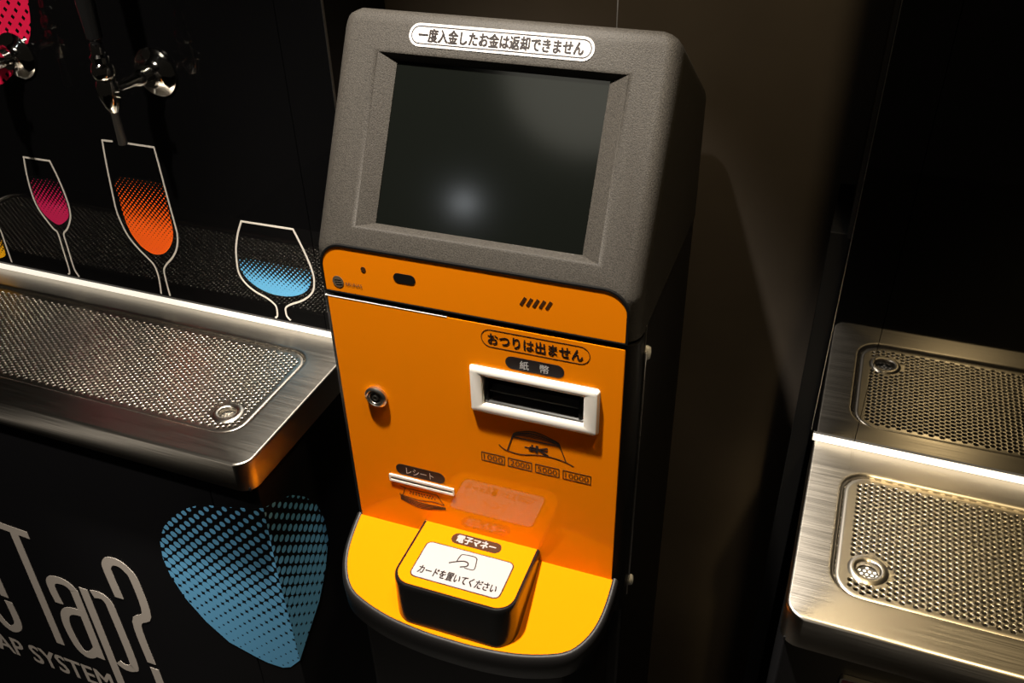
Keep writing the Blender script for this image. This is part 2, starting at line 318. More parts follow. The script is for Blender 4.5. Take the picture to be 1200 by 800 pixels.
# ---------------------------------------------------------------- tap wall panels
tp = thing('tap_panel', 'gloss black tap wall panel printed with coloured wine glasses', 'wall panel', (-0.6, YW, ZL))
build(MB().box(-1.25, -0.2585, YW, YB - 0.002, ZL, 1.1), 'panel_sheet', M_panel, tp)
build(MB().box(-0.2577, -0.2062, YW, YB - 0.002, ZL, 1.1), 'panel_sheet', M_panel, tp)
build(MB().box(-0.2062, -0.2055, YW - 0.0002, YW + 0.003, ZL + 0.01, 1.1), 'edge_trim', M_trim, tp)
rp = thing('tap_panel', 'plain gloss black tap wall panel above the right steel counter', 'wall panel', (0.6, YW, ZL))
build(MB().box(0.2885, 0.3288, YW, YW + 0.012, ZL, 1.1), 'panel_sheet', M_panel, rp)
build(MB().box(0.3294, 1.25, YW, YW + 0.012, ZL, 1.1), 'panel_sheet', M_panel, rp)
build(MB().box(0.2878, 0.2885, YW - 0.0002, YW + 0.003, ZL + 0.01, 1.1), 'edge_trim', M_trim, rp)
build(MB().box(0.284, 0.2878, YW + 0.002, YB - 0.002, 0.04, 1.1), 'side_return', M_cab, rp)

def glass_print(key, col, pitch, w, zfull, ztop):
    fill = smooth_curve(D_[key + '_fill'], 4, True)
    m = halftone(key + '_halftone', col, (0.004, 0.004, 0.004), (0, 2), pitch, (zfull - ZL) * S, 0.66, (ztop - ZL) * S, 0.08)
    o = build(MB().loops([[wf(x, z, 0.0) for x, z in fill], [wf(x, z, 0.0004) for x, z in fill]]), 'drink_print', m, tp)
    mb = MB()
    for pl in D_[key + '_outline']: stroke(smooth_keep(pl), w, wf, 0.0005, mb, 0.0005)
    build(mb, 'glass_outline_print', M_outline, tp)
def zr(key): zs = [p[1] for p in D_[key]]; return min(zs), max(zs)
D_ = DATA
for key, col in (('orange', (0.95, 0.12, 0.008)), ('crimson', (0.52, 0.012, 0.085)), ('blue', (0.10, 0.35, 0.60)), ('yellow', (0.80, 0.40, 0.01))):
    z0, z1 = zr(key + '_fill')
    glass_print(key, col, 0.0052, 0.0021, z0 + (z1 - z0) * 0.2, z1 + 0.001)
z0, z1 = zr('red_drop')
rd = smooth_curve(DATA['red_drop'], 4, True)
m_red = halftone('red_square_print', (0.004, 0.003, 0.003), (0.62, 0.012, 0.06), (0, 2), 0.0125, 0, 0.2, 1, 0.2, rot=45, square=True)
build(MB().loops([[wf(x, z, 0.0) for x, z in rd], [wf(x, z, 0.0004) for x, z in rd]]), 'red_drop_print', m_red, tp)

# ---------------------------------------------------------------- counters with drip trays
def counter(side, label):
    sgn = 1 if side == 'right' else -1
    if sgn < 0: x0, x1 = -1.2, -0.217; rs = (0.001, 0.001, 0.001, 0.016); hx0, hx1 = -0.93, -0.2535
    else: x0, x1 = 0.292, 1.2; rs = (0.001, 0.001, 0.016, 0.001); hx0, hx1 = 0.3225, 0.80
    hy0, hy1, hr = -0.030, 0.1265, 0.027
    t = thing('drip_counter', label, 'counter', ((x0 + x1) / 2, YCF, ZL - 0.0355), 'steel tap counters')
    def o(i, z): return [(x, y, z) for x, y in rrect4(x0 + i, x1 - i, YCF + i, YW - i, [max(r - i, 0.0005) for r in rs])]
    def h(i, z): return [(x, y, z) for x, y in rrect(hx0 + i, hx1 - i, hy0 + i, hy1 - i, hr - i)]
    zb = ZL - 0.0355
    L = [h(0.0022, ZL - 0.022), h(0.0022, ZL - 0.0022), h(0.0016, ZL - 0.0009), h(0.0006, ZL - 0.0001), h(-0.0012, ZL + 0.0003), h(-0.003, ZL), o(0.003, ZL), o(0.0013, ZL - 0.0004), o(0.0004, ZL - 0.0013), o(0, ZL - 0.003), o(0, zb)]
    build(MB().loops(L, False, False), 'counter_slab', M_steel, t, smooth=50)
    build(MB().box(x0 + 0.004, x1 - 0.004, YCF + 0.004, YW - 0.004, zb - 0.001, zb + 0.003), 'underside', M_cab, t)
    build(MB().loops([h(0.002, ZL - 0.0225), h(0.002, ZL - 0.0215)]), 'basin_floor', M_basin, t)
    if sgn > 0:
        build(MB().box(0.3277, 0.3286, 0.1285, YW - 0.001, ZL, ZL + 0.0005).box(0.3297, 0.3302, 0.1285, YW - 0.001, ZL, ZL + 0.0004), 'weld_seam', M_steel, t)
    # the lift-out perforated tray
    lab = ('perforated steel drip tray sunk in the left counter' if sgn < 0 else 'perforated steel drip tray sunk in the right counter')
    zt = ZL - 0.0030
    tr = thing('drip_tray', lab, 'tray', ((hx0 + hx1) / 2, hy0, zt - 0.003), 'perforated drip trays')
    a = 0.0059; cx = a * 0.8660254; hole = 0.00185
    dx, dy = (-0.2864, 0.004) if sgn < 0 else (0.3522, 0.0071)
    dr = 0.0125
    mg = 0.0125; rr = hr - mg + 0.004
    X0, X1, Y0, Y1 = hx0 + mg + 0.004 * (sgn > 0), hx1 - mg, hy0 + mg * 0.8, hy1 - mg * 0.8
    mb = MB()
    ncol = int((X1 - X0) / cx); nrow = int((Y1 - Y0) / a)
    start = X1 - ncol * cx if sgn < 0 else X0
    cells = set()
    def inside(px, py):
        qx = min(max(px, X0 + 0.012), X1 - 0.012); qy = min(max(py, Y0 + 0.012), Y1 - 0.012)
        return X0 - 1e-6 <= px <= X1 + 1e-6 and Y0 <= py <= Y1 and math.hypot(px - qx, py - qy) < 0.0135
    for i in range(ncol + 1):
        for j in range(nrow + 2):
            px = start + i * cx; py = Y0 + (j + 0.5 * (i % 2)) * a
            if inside(px, py) and math.hypot(px - dx, py - dy) > dr + 0.0055: cells.add((i, j))
    # full lattice of hex cells out to the plate edge would leave a ragged rim: rim hexes outside the pattern stay solid
    N = 12
    ang = [2 * PI * k / N for k in range(N)]
    def hexr(k): return (a / math.sqrt(3)) if k % 2 == 0 else a / 2
    for i in range(-3, ncol + 5):
        for j in range(-3, nrow + 5):
            px = start + i * cx; py = Y0 + (j + 0.5 * (i % 2)) * a
            if not (hx0 + 0.0045 < px < hx1 - 0.0045 and hy0 + 0.0045 < py < hy1 - 0.0045): continue
            qx = min(max(px, hx0 + hr), hx1 - hr); qy = min(max(py, hy0 + hr), hy1 - hr)
            if math.hypot(px - qx, py - qy) > hr - 0.0045: continue
            if math.hypot(px - dx, py - dy) < dr - 0.001: continue
            outer = [(px + hexr(k) * math.cos(w), py + hexr(k) * math.sin(w), zt) for k, w in enumerate(ang)]
            if (i, j) in cells:
                c = [[(px + r * math.cos(w), py + r * math.sin(w), z) for w in ang] for r, z in ((hole + 0.00055, zt + 0.0001), (hole + 0.0002, zt - 0.0002), (hole, zt - 0.0008), (hole, zt - 0.002))]
                mb.loops([outer] + c, False, False)
            else: mb.poly(outer)
    build(mb, 'perforated_sheet', M_steel_tray, tr, smooth=60, recalc=False)
    def q(i, z): return [(x, y, z) for x, y in rrect(hx0 + i, hx1 - i, hy0 + i, hy1 - i, hr - i)]
    build(MB().loops([q(0.0034, zt - 0.006), q(0.0032, zt - 0.0006), q(0.0038, zt + 0.0002), q(0.008, zt + 0.0001)], False, False), 'tray_rim', M_steel_tray, tr, smooth=60)
    prof = [(-0.004, dr - 0.0035), (0.0004, dr - 0.0033), (0.0014, dr - 0.0018), (0.0018, dr), (0.0014, dr + 0.0022), (0.0002, dr + 0.0042)]
    build(MB().lathe(prof, (dx, dy, zt), (0, 0, 1), 32, False), 'drain_ring', M_steel_tray, tr, smooth=60)
    st = MB().lathe([(-0.006, dr - 0.002), (-0.0055, dr - 0.002)], (dx, dy, zt), (0, 0, 1), 24)
    sto = build(st, 'strainer', M_basin, tr)
    sd = MB()
    for i in range(-3, 4):
        for j in range(-3, 4):
            px, py = (i + 0.5 * (j % 2)) * 0.0042, j * 0.0037
            if math.hypot(px, py) < dr - 0.004: sd.lathe([(-0.0056, 0.0015), (-0.005, 0.0011)], (dx + px, dy + py, zt), (0, 0, 1), 10)
    build(sd, 'strainer_studs', M_edge if sgn > 0 else M_lock, sto)
    # light strip along the back of the counter
    lx0, lx1 = (x0, -0.219) if sgn < 0 else (0.2912, x1)
    s = thing('light_strip', 'glowing white light strip along the back of the %s counter' % ('left' if sgn < 0 else 'right'), 'light', ((lx0 + lx1) / 2, YW, ZL), 'counter light strips')
    build(MB().box(lx0, lx1, YW - 0.0035, YW, ZL + 0.0005, ZL + 0.0062), 'diffuser', M_led_dim if sgn < 0 else M_led, s)
    build(MB().box(lx0 - 0.0006 if sgn > 0 else lx1, lx0 if sgn > 0 else lx1 + 0.0006, YW - 0.0038, YW, ZL + 0.0005, ZL + 0.0065), 'end_cap', M_white_plastic, s)
counter('left', 'brushed steel tap counter left of the orange kiosk')
counter('right', 'brushed steel tap counter right of the orange kiosk')

# ---------------------------------------------------------------- cabinets under the counters
zt = ZL - 0.0355
cl = thing('bar_cabinet', 'black bar cabinet under the left counter with pale lettering and blue drop', 'cabinet', (-0.7, YC, FL), 'black bar cabinets')
sx = -0.2868
build(MB().box(-1.19, sx - 0.0006, YC, YW, FL, zt - 0.006), 'front_panel', M_cab, cl, bevel=0.0012)
build(MB().box(sx + 0.0006, XCL, YC, YB - 0.003, FL, zt - 0.006), 'corner_panel', M_cab, cl, bevel=0.0012)
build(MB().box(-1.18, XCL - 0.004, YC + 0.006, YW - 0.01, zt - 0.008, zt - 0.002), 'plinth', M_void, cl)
cr_ = thing('bar_cabinet', 'plain black bar cabinet under the right counter', 'cabinet', (0.7, YC, FL), 'black bar cabinets')
build(MB().box(XCR, 1.19, YC, YW, FL, zt - 0.003), 'front_panel', M_cab, cr_, bevel=0.0012)
post = thing('side_post', 'low matt black post behind the edge of the right tap panel', 'post', (0.279, YB - 0.06, FL))
build(MB().box(0.270, 0.2878, YW + 0.014, YB - 0.002, FL, 0.038), 'post_body', M_void, post, bevel=0.0008)
sg = thing('sign_board', 'dark maroon board with a pale edge on the right cabinet front', 'sign', (0.42, YC, -0.36))
build(MB().loops([[cf(u, v, 0.0005) for u, v in rrect(0.348, 0.50, -0.36, -0.2525, 0.002)], [cf(u, v, 0.004) for u, v in rrect(0.348, 0.50, -0.36, -0.2525, 0.002)]]), 'board', M_maroon, sg)
o_, i_ = rrect(0.347, 0.501, -0.361, -0.2515, 0.003), rrect(0.3485, 0.4995, -0.3595, -0.253, 0.002)
build(MB().loops([[cf(u, v, 0.0005) for u, v in o_], [cf(u, v, 0.0048) for u, v in o_], [cf(u, v, 0.0048) for u, v in i_], [cf(u, v, 0.0005) for u, v in i_]], closed=True), 'frame', M_trim, sg)

# prints on the left cabinet
zlo, zhi = zr('drop_front')
BLUE = (0.15, 0.46, 0.78)
zb_ = lambda z: (z - FL) * S
m_df = halftone('blue_drop_front', BLUE, (0.005, 0.005, 0.006), (0, 2), 0.0142, zb_(zlo + 0.03), 0.62, zb_(zhi - 0.015), 0.27, rot=45, rough=0.55, spec=0.15)
m_ds = halftone('blue_drop_side', BLUE, (0.005, 0.005, 0.006), (1, 2), 0.0142, zb_(zlo + 0.03), 0.62, zb_(zhi - 0.015), 0.27, rot=45, rough=0.55, spec=0.15)
df = DATA['drop_front']
build(MB().loops([[cf(x, z, 0.0) for x, z in df], [cf(x, z, 0.0004) for x, z in df]]), 'drop_print', m_df, cl)
ds = DATA['drop_side']
build(MB().loops([[(XCL, y, z) for y, z in ds], [(XCL + 0.0004, y, z) for y, z in ds]]), 'drop_print', m_ds, cl)
for key, nm in (('e', 'letter_e'), ('T', 'letter_t'), ('a', 'letter_a'), ('p', 'letter_p'), ('q', 'question_mark')):
    mb = MB()
    for k, pl in enumerate(DATA[key]):
        pl2 = smooth_curve(pl, 5) if len(pl) > 2 else pl
        stroke(pl2, 0.0138 if not (key == 'T' and k == 0) else 0.0125, cf, 0.0005 + 0.00002 * k, mb, 0.0005)
    build(mb, nm, M_letter, cl)
text('TAP SYSTEM', 'lettering', M_letter, cl, cf, 0.0005, -0.812, -0.566, -0.731, -0.690, 0.05)

# ---------------------------------------------------------------- beer taps
def tap(x, label):
    zc, yb = 0.117, 0.099
    t = thing('beer_tap', label, 'tap', (x, YW, zc - 0.06), 'chrome wine taps')
    build(MB().lathe([(0, 0.0255), (0.003, 0.0255), (0.006, 0.022), (0.008, 0.016), (0.012, 0.0125), (0.016, 0.0115)], (x + 0.008, YW, zc), (0, -1, 0), 36), 'flange', M_chrome, t, smooth=40)
    build(MB().lathe([(0.014, 0.0075), (0.02, 0.0085), (0.028, 0.0085), (0.032, 0.006), (0.062, 0.0055)], (x + 0.006, YW, zc), (-0.1, -1, 0), 24), 'shank', M_chrome, t, smooth=40)
    build(MB().lathe([(-0.022, 0.004), (-0.016, 0.0075), (-0.006, 0.0105), (0.006, 0.011), (0.012, 0.0085), (0.014, 0.0105), (0.020, 0.0115), (0.026, 0.010), (0.028, 0.0085), (0.034, 0.009), (0.037, 0.0065)], (x, yb, zc), (0, 0, 1), 28), 'tap_body', M_chrome, t, smooth=40)
    build(MB().lathe([(0.036, 0.005), (0.05, 0.0055), (0.052, 0.0075), (0.12, 0.0105), (0.20, 0.013), (0.205, 0.010)], (x, yb, zc), (0.015, 0, 1), 24), 'tap_handle', M_gloss_black, t, smooth=40)
    build(MB().lathe([(0.034, 0.0065), (0.0355, 0.0068), (0.046, 0.006), (0.048, 0.0045)], (x, yb, zc), (0, 0, 1), 24), 'handle_ferrule', M_chrome, t, smooth=40)
    build(MB().lathe([(-0.056, 0.0046), (-0.056, 0.0036), (-0.056, 0.0046), (-0.018, 0.0036)], (x, yb, zc), (0, 0, 1), 20), 'spout', M_lock, t, smooth=40)
    build(MB().tube((x + 0.011, yb, zc - 0.002), (x + 0.016, yb, zc - 0.002), 0.004), 'side_screw', M_chrome, t, smooth=40)
tap(-0.424, 'chrome wine tap above the orange glass print')
tap(-0.612, 'chrome wine tap in front of the red printed drop')

# ---------------------------------------------------------------- the kiosk
K = thing('payment_kiosk', 'black and orange payment kiosk with tilted screen between the steel counters', 'kiosk', (0, 0, FL), rotz=0.01484)
kf = lambda x, z, d: (x, -d, z)
TL = 0.51366; sT, cT = math.sin(TL), math.cos(TL)
FC = (0.0563 - cT * 0.008, 0.1218 + sT * 0.008)      # centre of the head's front face
hf = lambda u, s, d: (u, FC[0] + sT * s - cT * d, FC[1] + cT * s + sT * d)
HW = 0.145
# head housing with screen recess
top_s, bot_s = 0.1075, -0.0925
a_ = (0.0012, 0.0015); b_ = hf(0, bot_s, 0)[1:]; c_ = hf(0, top_s, 0)[1:]; d_ = (0.250, 0.132); e_ = (0.256, 0.0015)
b_ = (0.0012, b_[1] - (b_[0] - 0.0012) * cT / sT)
prof = [a_, b_, c_, d_, e_]
mb = MB(); V = []
for x in (-HW, HW): V += [(x, y, z) for y, z in prof]
ro = [(-0.1082, -0.0737), (0.1082, -0.0737), (0.1082, 0.0727), (-0.1082, 0.0727)]
ri = [(-0.0912, -0.0680), (0.0912, -0.0680), (0.0912, 0.0676), (-0.0912, 0.0676)]
V += [hf(u, s, 0) for u, s in ro] + [hf(u, s, -0.008) for u, s in ri] + [hf(u, s, -0.012) for u, s in ri]
Fc = [(0, 1, 2, 3, 4), (9, 8, 7, 6, 5), (0, 5, 6, 1), (2, 7, 8, 3), (3, 8, 9, 4), (4, 9, 5, 0),
      (1, 6, 11, 10), (6, 7, 12, 11), (7, 2, 13, 12), (2, 1, 10, 13)]
for k in range(4):
    j = (k + 1) % 4
    Fc += [(10 + k, 10 + j, 14 + j, 14 + k), (14 + k, 14 + j, 18 + j, 18 + k)]
mb.add(V, Fc)
def hw(a, b):
    pa, pb = [], []
    def near(p, q): return abs(p[0] - q[0]) + abs(p[1] - q[1]) < 1e-4
    onside = abs(abs(a.x) - HW) < 1e-4 and abs(abs(b.x) - HW) < 1e-4
    if onside and a.x * b.x > 0:
        if near((a.y, a.z), a_) and near((b.y, b.z), e_) or near((a.y, a.z), e_) and near((b.y, b.z), a_): return 0
        return 1.0
    if onside and near((a.y, a.z), c_): return 0.35
    if onside and near((a.y, a.z), d_): return 0.35
    if onside and near((a.y, a.z), b_): return 0.25
    if not onside and abs(abs(a.x) - 0.1082) < 1e-4 and abs(abs(b.x) - 0.1082) < 1e-4: return 0.12
    return 0
build(mb, 'head_housing', M_head, K, smooth=40, bevel=0.018, segs=5, weights=hw)
scr = [(-0.0912, -0.0682), (0.0912, -0.0682), (0.0912, 0.0678), (-0.0912, 0.0678)]
build(MB().loops([[hf(u, s, -0.0125) for u, s in scr], [hf(u, s, -0.0088) for u, s in scr]]), 'screen', M_screen, K)
# warning sticker above the screen
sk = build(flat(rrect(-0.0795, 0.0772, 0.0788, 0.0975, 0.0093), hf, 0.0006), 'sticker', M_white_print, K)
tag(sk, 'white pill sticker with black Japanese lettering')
build(ring(rrect(-0.0775, 0.0752, 0.0808, 0.0955, 0.0073), rrect(-0.0766, 0.0743, 0.0817, 0.0946, 0.0064), hf, 0.0008), 'border_line', M_black_print, sk)
text('一度入金したお金は返却できません', 'lettering', M_black_print, sk, hf, 0.0009, -0.0708, 0.0686, 0.0829, 0.0936, 0.07)
# upper plate
up_o = rrect4(-0.135, 0.135, 0.0022, 0.0478, (0.02, 0.02, 0.0008, 0.0008), 8)
def inset4(i): return rrect4(-0.135 + i, 0.135 - i, 0.0022 + i, 0.0478 - i, (0.02 - i, 0.02 - i, 0.0008, 0.0008), 8)
upl = build(MB().loops([[kf(u, v, -0.002) for u, v in up_o], [kf(u, v, -0.0004) for u, v in up_o], [kf(u, v, 0) for u, v in inset4(0.0004)]]), 'upper_plate', M_orange, K, smooth=35)
g_o = rrect4(-0.1368, 0.1368, 0.0010, 0.0496, (0.0218, 0.0218, 0.0008, 0.0008), 8)
g_i = rrect4(-0.1350, 0.1350, 0.0022, 0.0478, (0.0200, 0.0200, 0.0008, 0.0008), 8)
build(MB().loops([[kf(u, v, -0.002) for u, v in g_o], [kf(u, v, 0.0006) for u, v in g_o], [kf(u, v, 0.0006) for u, v in g_i], [kf(u, v, -0.002) for u, v in g_i]], closed=True), 'plate_gap_ring', M_void, K)  # black ring added for the dark gap; it also shades the plate's top edge
build(flat(rrect(-0.0672, -0.0466, 0.0222, 0.0314, 0.0046), kf, 0.0003), 'sensor_slot', M_void, upl)
build(flat(ell(-0.0953, 0.0291, 0.0024, 0.0027, 12), kf, 0.0003), 'pin_hole', M_brown_print, upl)
for k in range(5):
    x = 0.0488 + k * 0.00545
    build(stroke([(x - 0.0018, 0.0218), (x + 0.0022, 0.0292)], 0.0024, kf, 0.0003), 'speaker_slot', M_brown_print, upl)
build(flat(ell(-0.1219, 0.0124, 0.0054, 0.0058, 20), kf, 0.0003), 'logo_disc', M_grey_print, upl)
for k in range(3):
    build(stroke([(-0.1252 + 0.0006 * k, 0.0143 - 0.0022 * k), (-0.1190 + 0.0006 * k, 0.0149 - 0.0022 * k)], 0.0006, kf, 0.0005, None, 0.0002), 'logo_line', M_trim, upl)
text('ARUNAS', 'logo_lettering', M_grey_print, upl, kf, 0.0003, -0.1152, -0.0985, 0.0100, 0.0135)
# door
zdt, zdb = -0.0015, -0.323
plan = []
for i in range(7):
    a = math.radians(90 * i / 6); plan.append((HW - 0.014 + 0.014 * math.sin(a), 0.0012 + 0.014 - 0.014 * math.cos(a)))
planL = [(-x, y) for x, y in plan][::-1]
outl = planL + [(-0.128, 0.0012), (-0.128, 0.016), (0.128, 0.016), (0.128, 0.0012)] + plan + [(HW, 0.027), (-HW, 0.027)]
build(MB().loops([[(x, y, zdb) for x, y in outl], [(x, y, zdt) for x, y in outl]]), 'door_frame', M_black, K, smooth=40)
dpo = (-0.135, 0.135, -0.300, -0.0040)
def dl(i): return rrect(dpo[0] + i, dpo[1] - i, dpo[2] + i, dpo[3] - i, 0.0009 if i == 0 else 0.0006, 2)
dhole = rrect(0.010, 0.1035, -0.0860, -0.0552, 0.0006, 2)
dp = build(MB().loops([[kf(u, v, -0.002) for u, v in dl(0)], [kf(u, v, -0.0004) for u, v in dl(0)], [kf(u, v, 0) for u, v in dl(0.0004)], [kf(u, v, 0) for u, v in dhole], [kf(u, v, -0.002) for u, v in dhole]], closed=True), 'door_panel', M_orange, K, smooth=35)
build(MB().box(-0.1372, -0.0200, -0.0002, 0.002, -0.0042, -0.0036), 'edge_highlight', M_edge, dp)  # pale strip imitates overhead light caught on the door sheet's top edge
# prints on the door
build(ring(rrect(0.0105, 0.1065, -0.0262, -0.0082, 0.009), rrect(0.0111, 0.1059, -0.0256, -0.0088, 0.0084), kf, 0.0002), 'notice_outline', M_brown_print, dp)
text('おつりは出ません', 'notice_lettering', M_black_print, dp, kf, 0.0002, 0.0170, 0.1002, -0.0231, -0.0116, 0.05)
build(flat(rrect(0.0320, 0.0845, -0.0448, -0.0318, 0.0064), kf, 0.0002), 'notes_pill', M_black_print, dp)
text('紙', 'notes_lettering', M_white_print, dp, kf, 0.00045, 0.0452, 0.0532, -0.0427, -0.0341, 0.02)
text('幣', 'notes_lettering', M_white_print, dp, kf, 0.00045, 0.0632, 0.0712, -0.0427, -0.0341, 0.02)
# bank note pictogram
mb = MB()
w = 0.0007
fan = [(0.0365, -0.1205), (0.0400, -0.1150), (0.0580, -0.1098), (0.0780, -0.1155), (0.0815, -0.1195)]
for k in range(5):
    t = k / 5
    L = [(x, z - (0.0008 + 0.0078 * t) * (1 - abs(x - 0.058) / 0.034)) for x, z in smooth_curve(fan, 4)] if k else smooth_curve(fan, 4)
    stroke(L, w * (1.4 if k < 2 else 0.8), kf, 0.0002 + 0.00002 * k, mb, 0.0002)
stroke([(0.0365, -0.1205), (0.0815, -0.1200), (0.0872, -0.1365)], w * 1.4, kf, 0.0003, mb, 0.0003)
stroke([(0.0365, -0.1205), (0.0312, -0.1385)], w * 1.6, kf, 0.0003, mb, 0.0003)
stroke(smooth_curve([(0.0232, -0.1335), (0.0270, -0.1368), (0.0312, -0.1385), (0.0440, -0.1395), (0.0620, -0.1355), (0.0760, -0.1350), (0.0872, -0.1370), (0.0945, -0.1400)], 4), w, kf, 0.00025, mb, 0.0002)
build(mb, 'note_pictogram', M_black_print, dp)
mb = MB()
stroke([(0.0480, -0.1295), (0.0700, -0.1295)], 0.0013, kf, 0.0002, mb, 0.0002)
stroke([(0.0555, -0.1250), (0.0548, -0.1335)], 0.0018, kf, 0.00025, mb, 0.0002)
stroke([(0.0600, -0.1250), (0.0596, -0.1335)], 0.0024, kf, 0.0003, mb, 0.0002)
stroke([(0.0700, -0.1258), (0.0608, -0.1292), (0.0705, -0.1340)], 0.0020, kf, 0.00035, mb, 0.0002)
stroke([(0.0530, -0.1280), (0.0620, -0.1280)], 0.0012, kf, 0.0004, mb, 0.0002)
stroke([(0.0520, -0.1312), (0.0610, -0.1312)], 0.0012, kf, 0.0004, mb, 0.0002)
build(mb, 'note_emblem', M_black_print, dp)
for s, x0, x1 in (('1000', 0.0052, 0.0286), ('2000', 0.0315, 0.0550), ('5000', 0.0580, 0.0812), ('10000', 0.0843, 0.1110)):
    build(ring(rrect(x0, x1, -0.1575, -0.1467, 0.0004, 1), rrect(x0 + 0.0008, x1 - 0.0008, -0.1567, -0.1475, 0.0002, 1), kf, 0.0002), 'value_box', M_brown_print, dp)
    text(s, 'value_lettering', M_brown_print, dp, kf, 0.0002, x0 + 0.0024, x1 - 0.0022, -0.1553, -0.1489, 0.0)
# receipt outlet
build(flat(rrect(-0.0872, -0.0348, -0.2010, -0.1875, 0.0066), kf, 0.0002), 'receipt_pill', M_black_print, dp)
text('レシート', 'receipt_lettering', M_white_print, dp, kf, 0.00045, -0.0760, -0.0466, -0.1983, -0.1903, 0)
so, si = rrect(-0.0954, -0.0256, -0.2122, -0.2036, 0.0006, 2), rrect(-0.0940, -0.0270, -0.2098, -0.2062, 0.0004, 2)
rs_ = build(MB().loops([[kf(u, v, -0.001) for u, v in so], [kf(u, v, 0.0016) for u, v in so], [kf(u, v, 0.0016) for u, v in si], [kf(u, v, -0.001) for u, v in si]], closed=True), 'receipt_slot', M_white_plastic, K)
build(flat(si, kf, 0.0003), 'slot_mouth', mat('slot_grey', (0.16, 0.13, 0.10), 0.5), rs_)
mb = MB()
stroke([(-0.0850, -0.2175), (-0.0795, -0.2188), (-0.0835, -0.2300)], w, kf, 0.0002, mb, 0.0002)
stroke([(-0.0795, -0.2188), (-0.0450, -0.2182), (-0.0378, -0.2300)], w, kf, 0.00022, mb, 0.0002)
stroke(smooth_curve([(-0.0865, -0.2285), (-0.0835, -0.2300), (-0.0650, -0.2315), (-0.0500, -0.2290), (-0.0378, -0.2300)], 4), w, kf, 0.00024, mb, 0.0002)
for k in range(5):
    stroke(smooth_curve([(-0.0860, -0.2310 - 0.0012 * k), (-0.0700, -0.2340 - 0.0018 * k), (-0.0580, -0.2345 - 0.0017 * k), (-0.0365, -0.2330 - 0.0006 * k)], 4), w * 0.9, kf, 0.0002 + 0.00002 * k, mb, 0.0002)
for k in range(9):
    stroke([(-0.0745 + 0.003 * k, -0.2222), (-0.0730 + 0.003 * k, -0.2222)], 0.0012, kf, 0.0002, mb, 0.0002)
    stroke([(-0.0755 + 0.0034 * k, -0.2248), (-0.0740 + 0.0034 * k, -0.2248)], 0.0012, kf, 0.0002, mb, 0.0002)
build(mb, 'receipt_pictogram', M_black_print, dp)
# bank note acceptor
bz = 0.0045
bx0, bx1, bz0, bz1 = -0.0008, 0.1152, -0.0965, -0.0492
ox0, ox1, oz0, oz1 = 0.0105, 0.1032, -0.0870, -0.0562
def bl(i, r): return rrect(bx0 + i, bx1 - i, bz0 + i, bz1 - i, r, 4)
def ol(i): return rrect(ox0 + i, ox1 - i, oz0 + i, oz1 - i, 0.0006, 4)
bn = build(MB().loops([[kf(u, v, -0.0005) for u, v in bl(-0.0012, 0.003)], [kf(u, v, bz - 0.002) for u, v in bl(0, 0.003)], [kf(u, v, bz - 0.0005) for u, v in bl(0.0006, 0.0026)], [kf(u, v, bz) for u, v in bl(0.002, 0.002)],
                       [kf(u, v, bz) for u, v in ol(-0.0008)], [kf(u, v, bz - 0.0006) for u, v in ol(0)], [kf(u, v, -0.010) for u, v in ol(0.0004)]], False, False), 'note_bezel', M_white_plastic, K, smooth=40)
tag(bn, 'white plastic bank note bezel')
build(flat(ol(0.0002), kf, -0.0095), 'mouth_back', M_void, bn)
xm0, xm1 = ox0 + 0.001, ox1 - 0.001
build(MB().loops([[(x, y, z) for y, z in ((0.009, -0.0665), (0.000, -0.0590), (-0.0010, -0.0572), (0.009, -0.0566))] for x in (xm0, xm1)]), 'upper_lip', M_gloss_black, bn)
build(MB().loops([[(x, y, z) for y, z in ((0.009, -0.0715), (0.002, -0.0738), (0.002, -0.0752), (0.009, -0.0740))] for x in (xm0 + 0.004, xm1 - 0.004)]), 'guide_plate', M_guide_reflect, bn)
build(MB().loops([[(x, y, z) for y, z in ((0.009, -0.0775), (-0.0010, -0.0845), (-0.0010, -0.0864), (0.009, -0.0864))] for x in (xm0, xm1)]), 'lower_lip', M_gloss_black, bn)
for x in (xm0 + 0.0015, xm1 - 0.0040):
    build(MB().box(x, x + 0.0022, -0.0008, 0.009, -0.0860, -0.0580), 'side_guide', M_gloss_black, bn)
# lock
lk = build(MB().lathe([(0, 0.0112), (0.003, 0.0112), (0.0042, 0.0100), (0.0046, 0.0086), (0.0040, 0.0080), (0.0040, 0.0062), (0.0034, 0.0058), (0.0034, 0.0001)], (-0.0982, 0, -0.1075), (0, -1, 0), 32), 'door_lock', M_lock, K, smooth=35)
build(flat(ell(-0.0982, -0.1075, 0.0052, 0.0052, 20), kf, 0.0037), 'lock_core', M_void, lk)
build(ring(ell(-0.0982, -0.1075, 0.0030, 0.0030, 16), ell(-0.0982, -0.1075, 0.0020, 0.0020, 16), kf, 0.0041), 'key_slot', M_lock, lk)
# hinge on the right side
hx, hy = HW + 0.0012, 0.0265
hg = build(MB().box(HW - 0.001, HW + 0.0008, 0.0262, 0.0290, -0.320, 0.004), 'side_hinge', M_trim, K)
for k in range(9):
    z0 = -0.290 + k * 0.030
    build(MB().tube((hx, hy, z0), (hx, hy, z0 + 0.0288), 0.0012, 8), 'hinge_knuckle', M_trim, hg, smooth=40)
for z0 in (-0.024, -0.302):
    build(MB().lathe([(-0.0065, 0.0015), (-0.005, 0.0030), (0.0, 0.0036), (0.005, 0.0030), (0.0065, 0.0015)], (hx + 0.0006, hy + 0.004, z0), (0, 0, 1), 14), 'hinge_cap', M_white_plastic, hg, smooth=60)
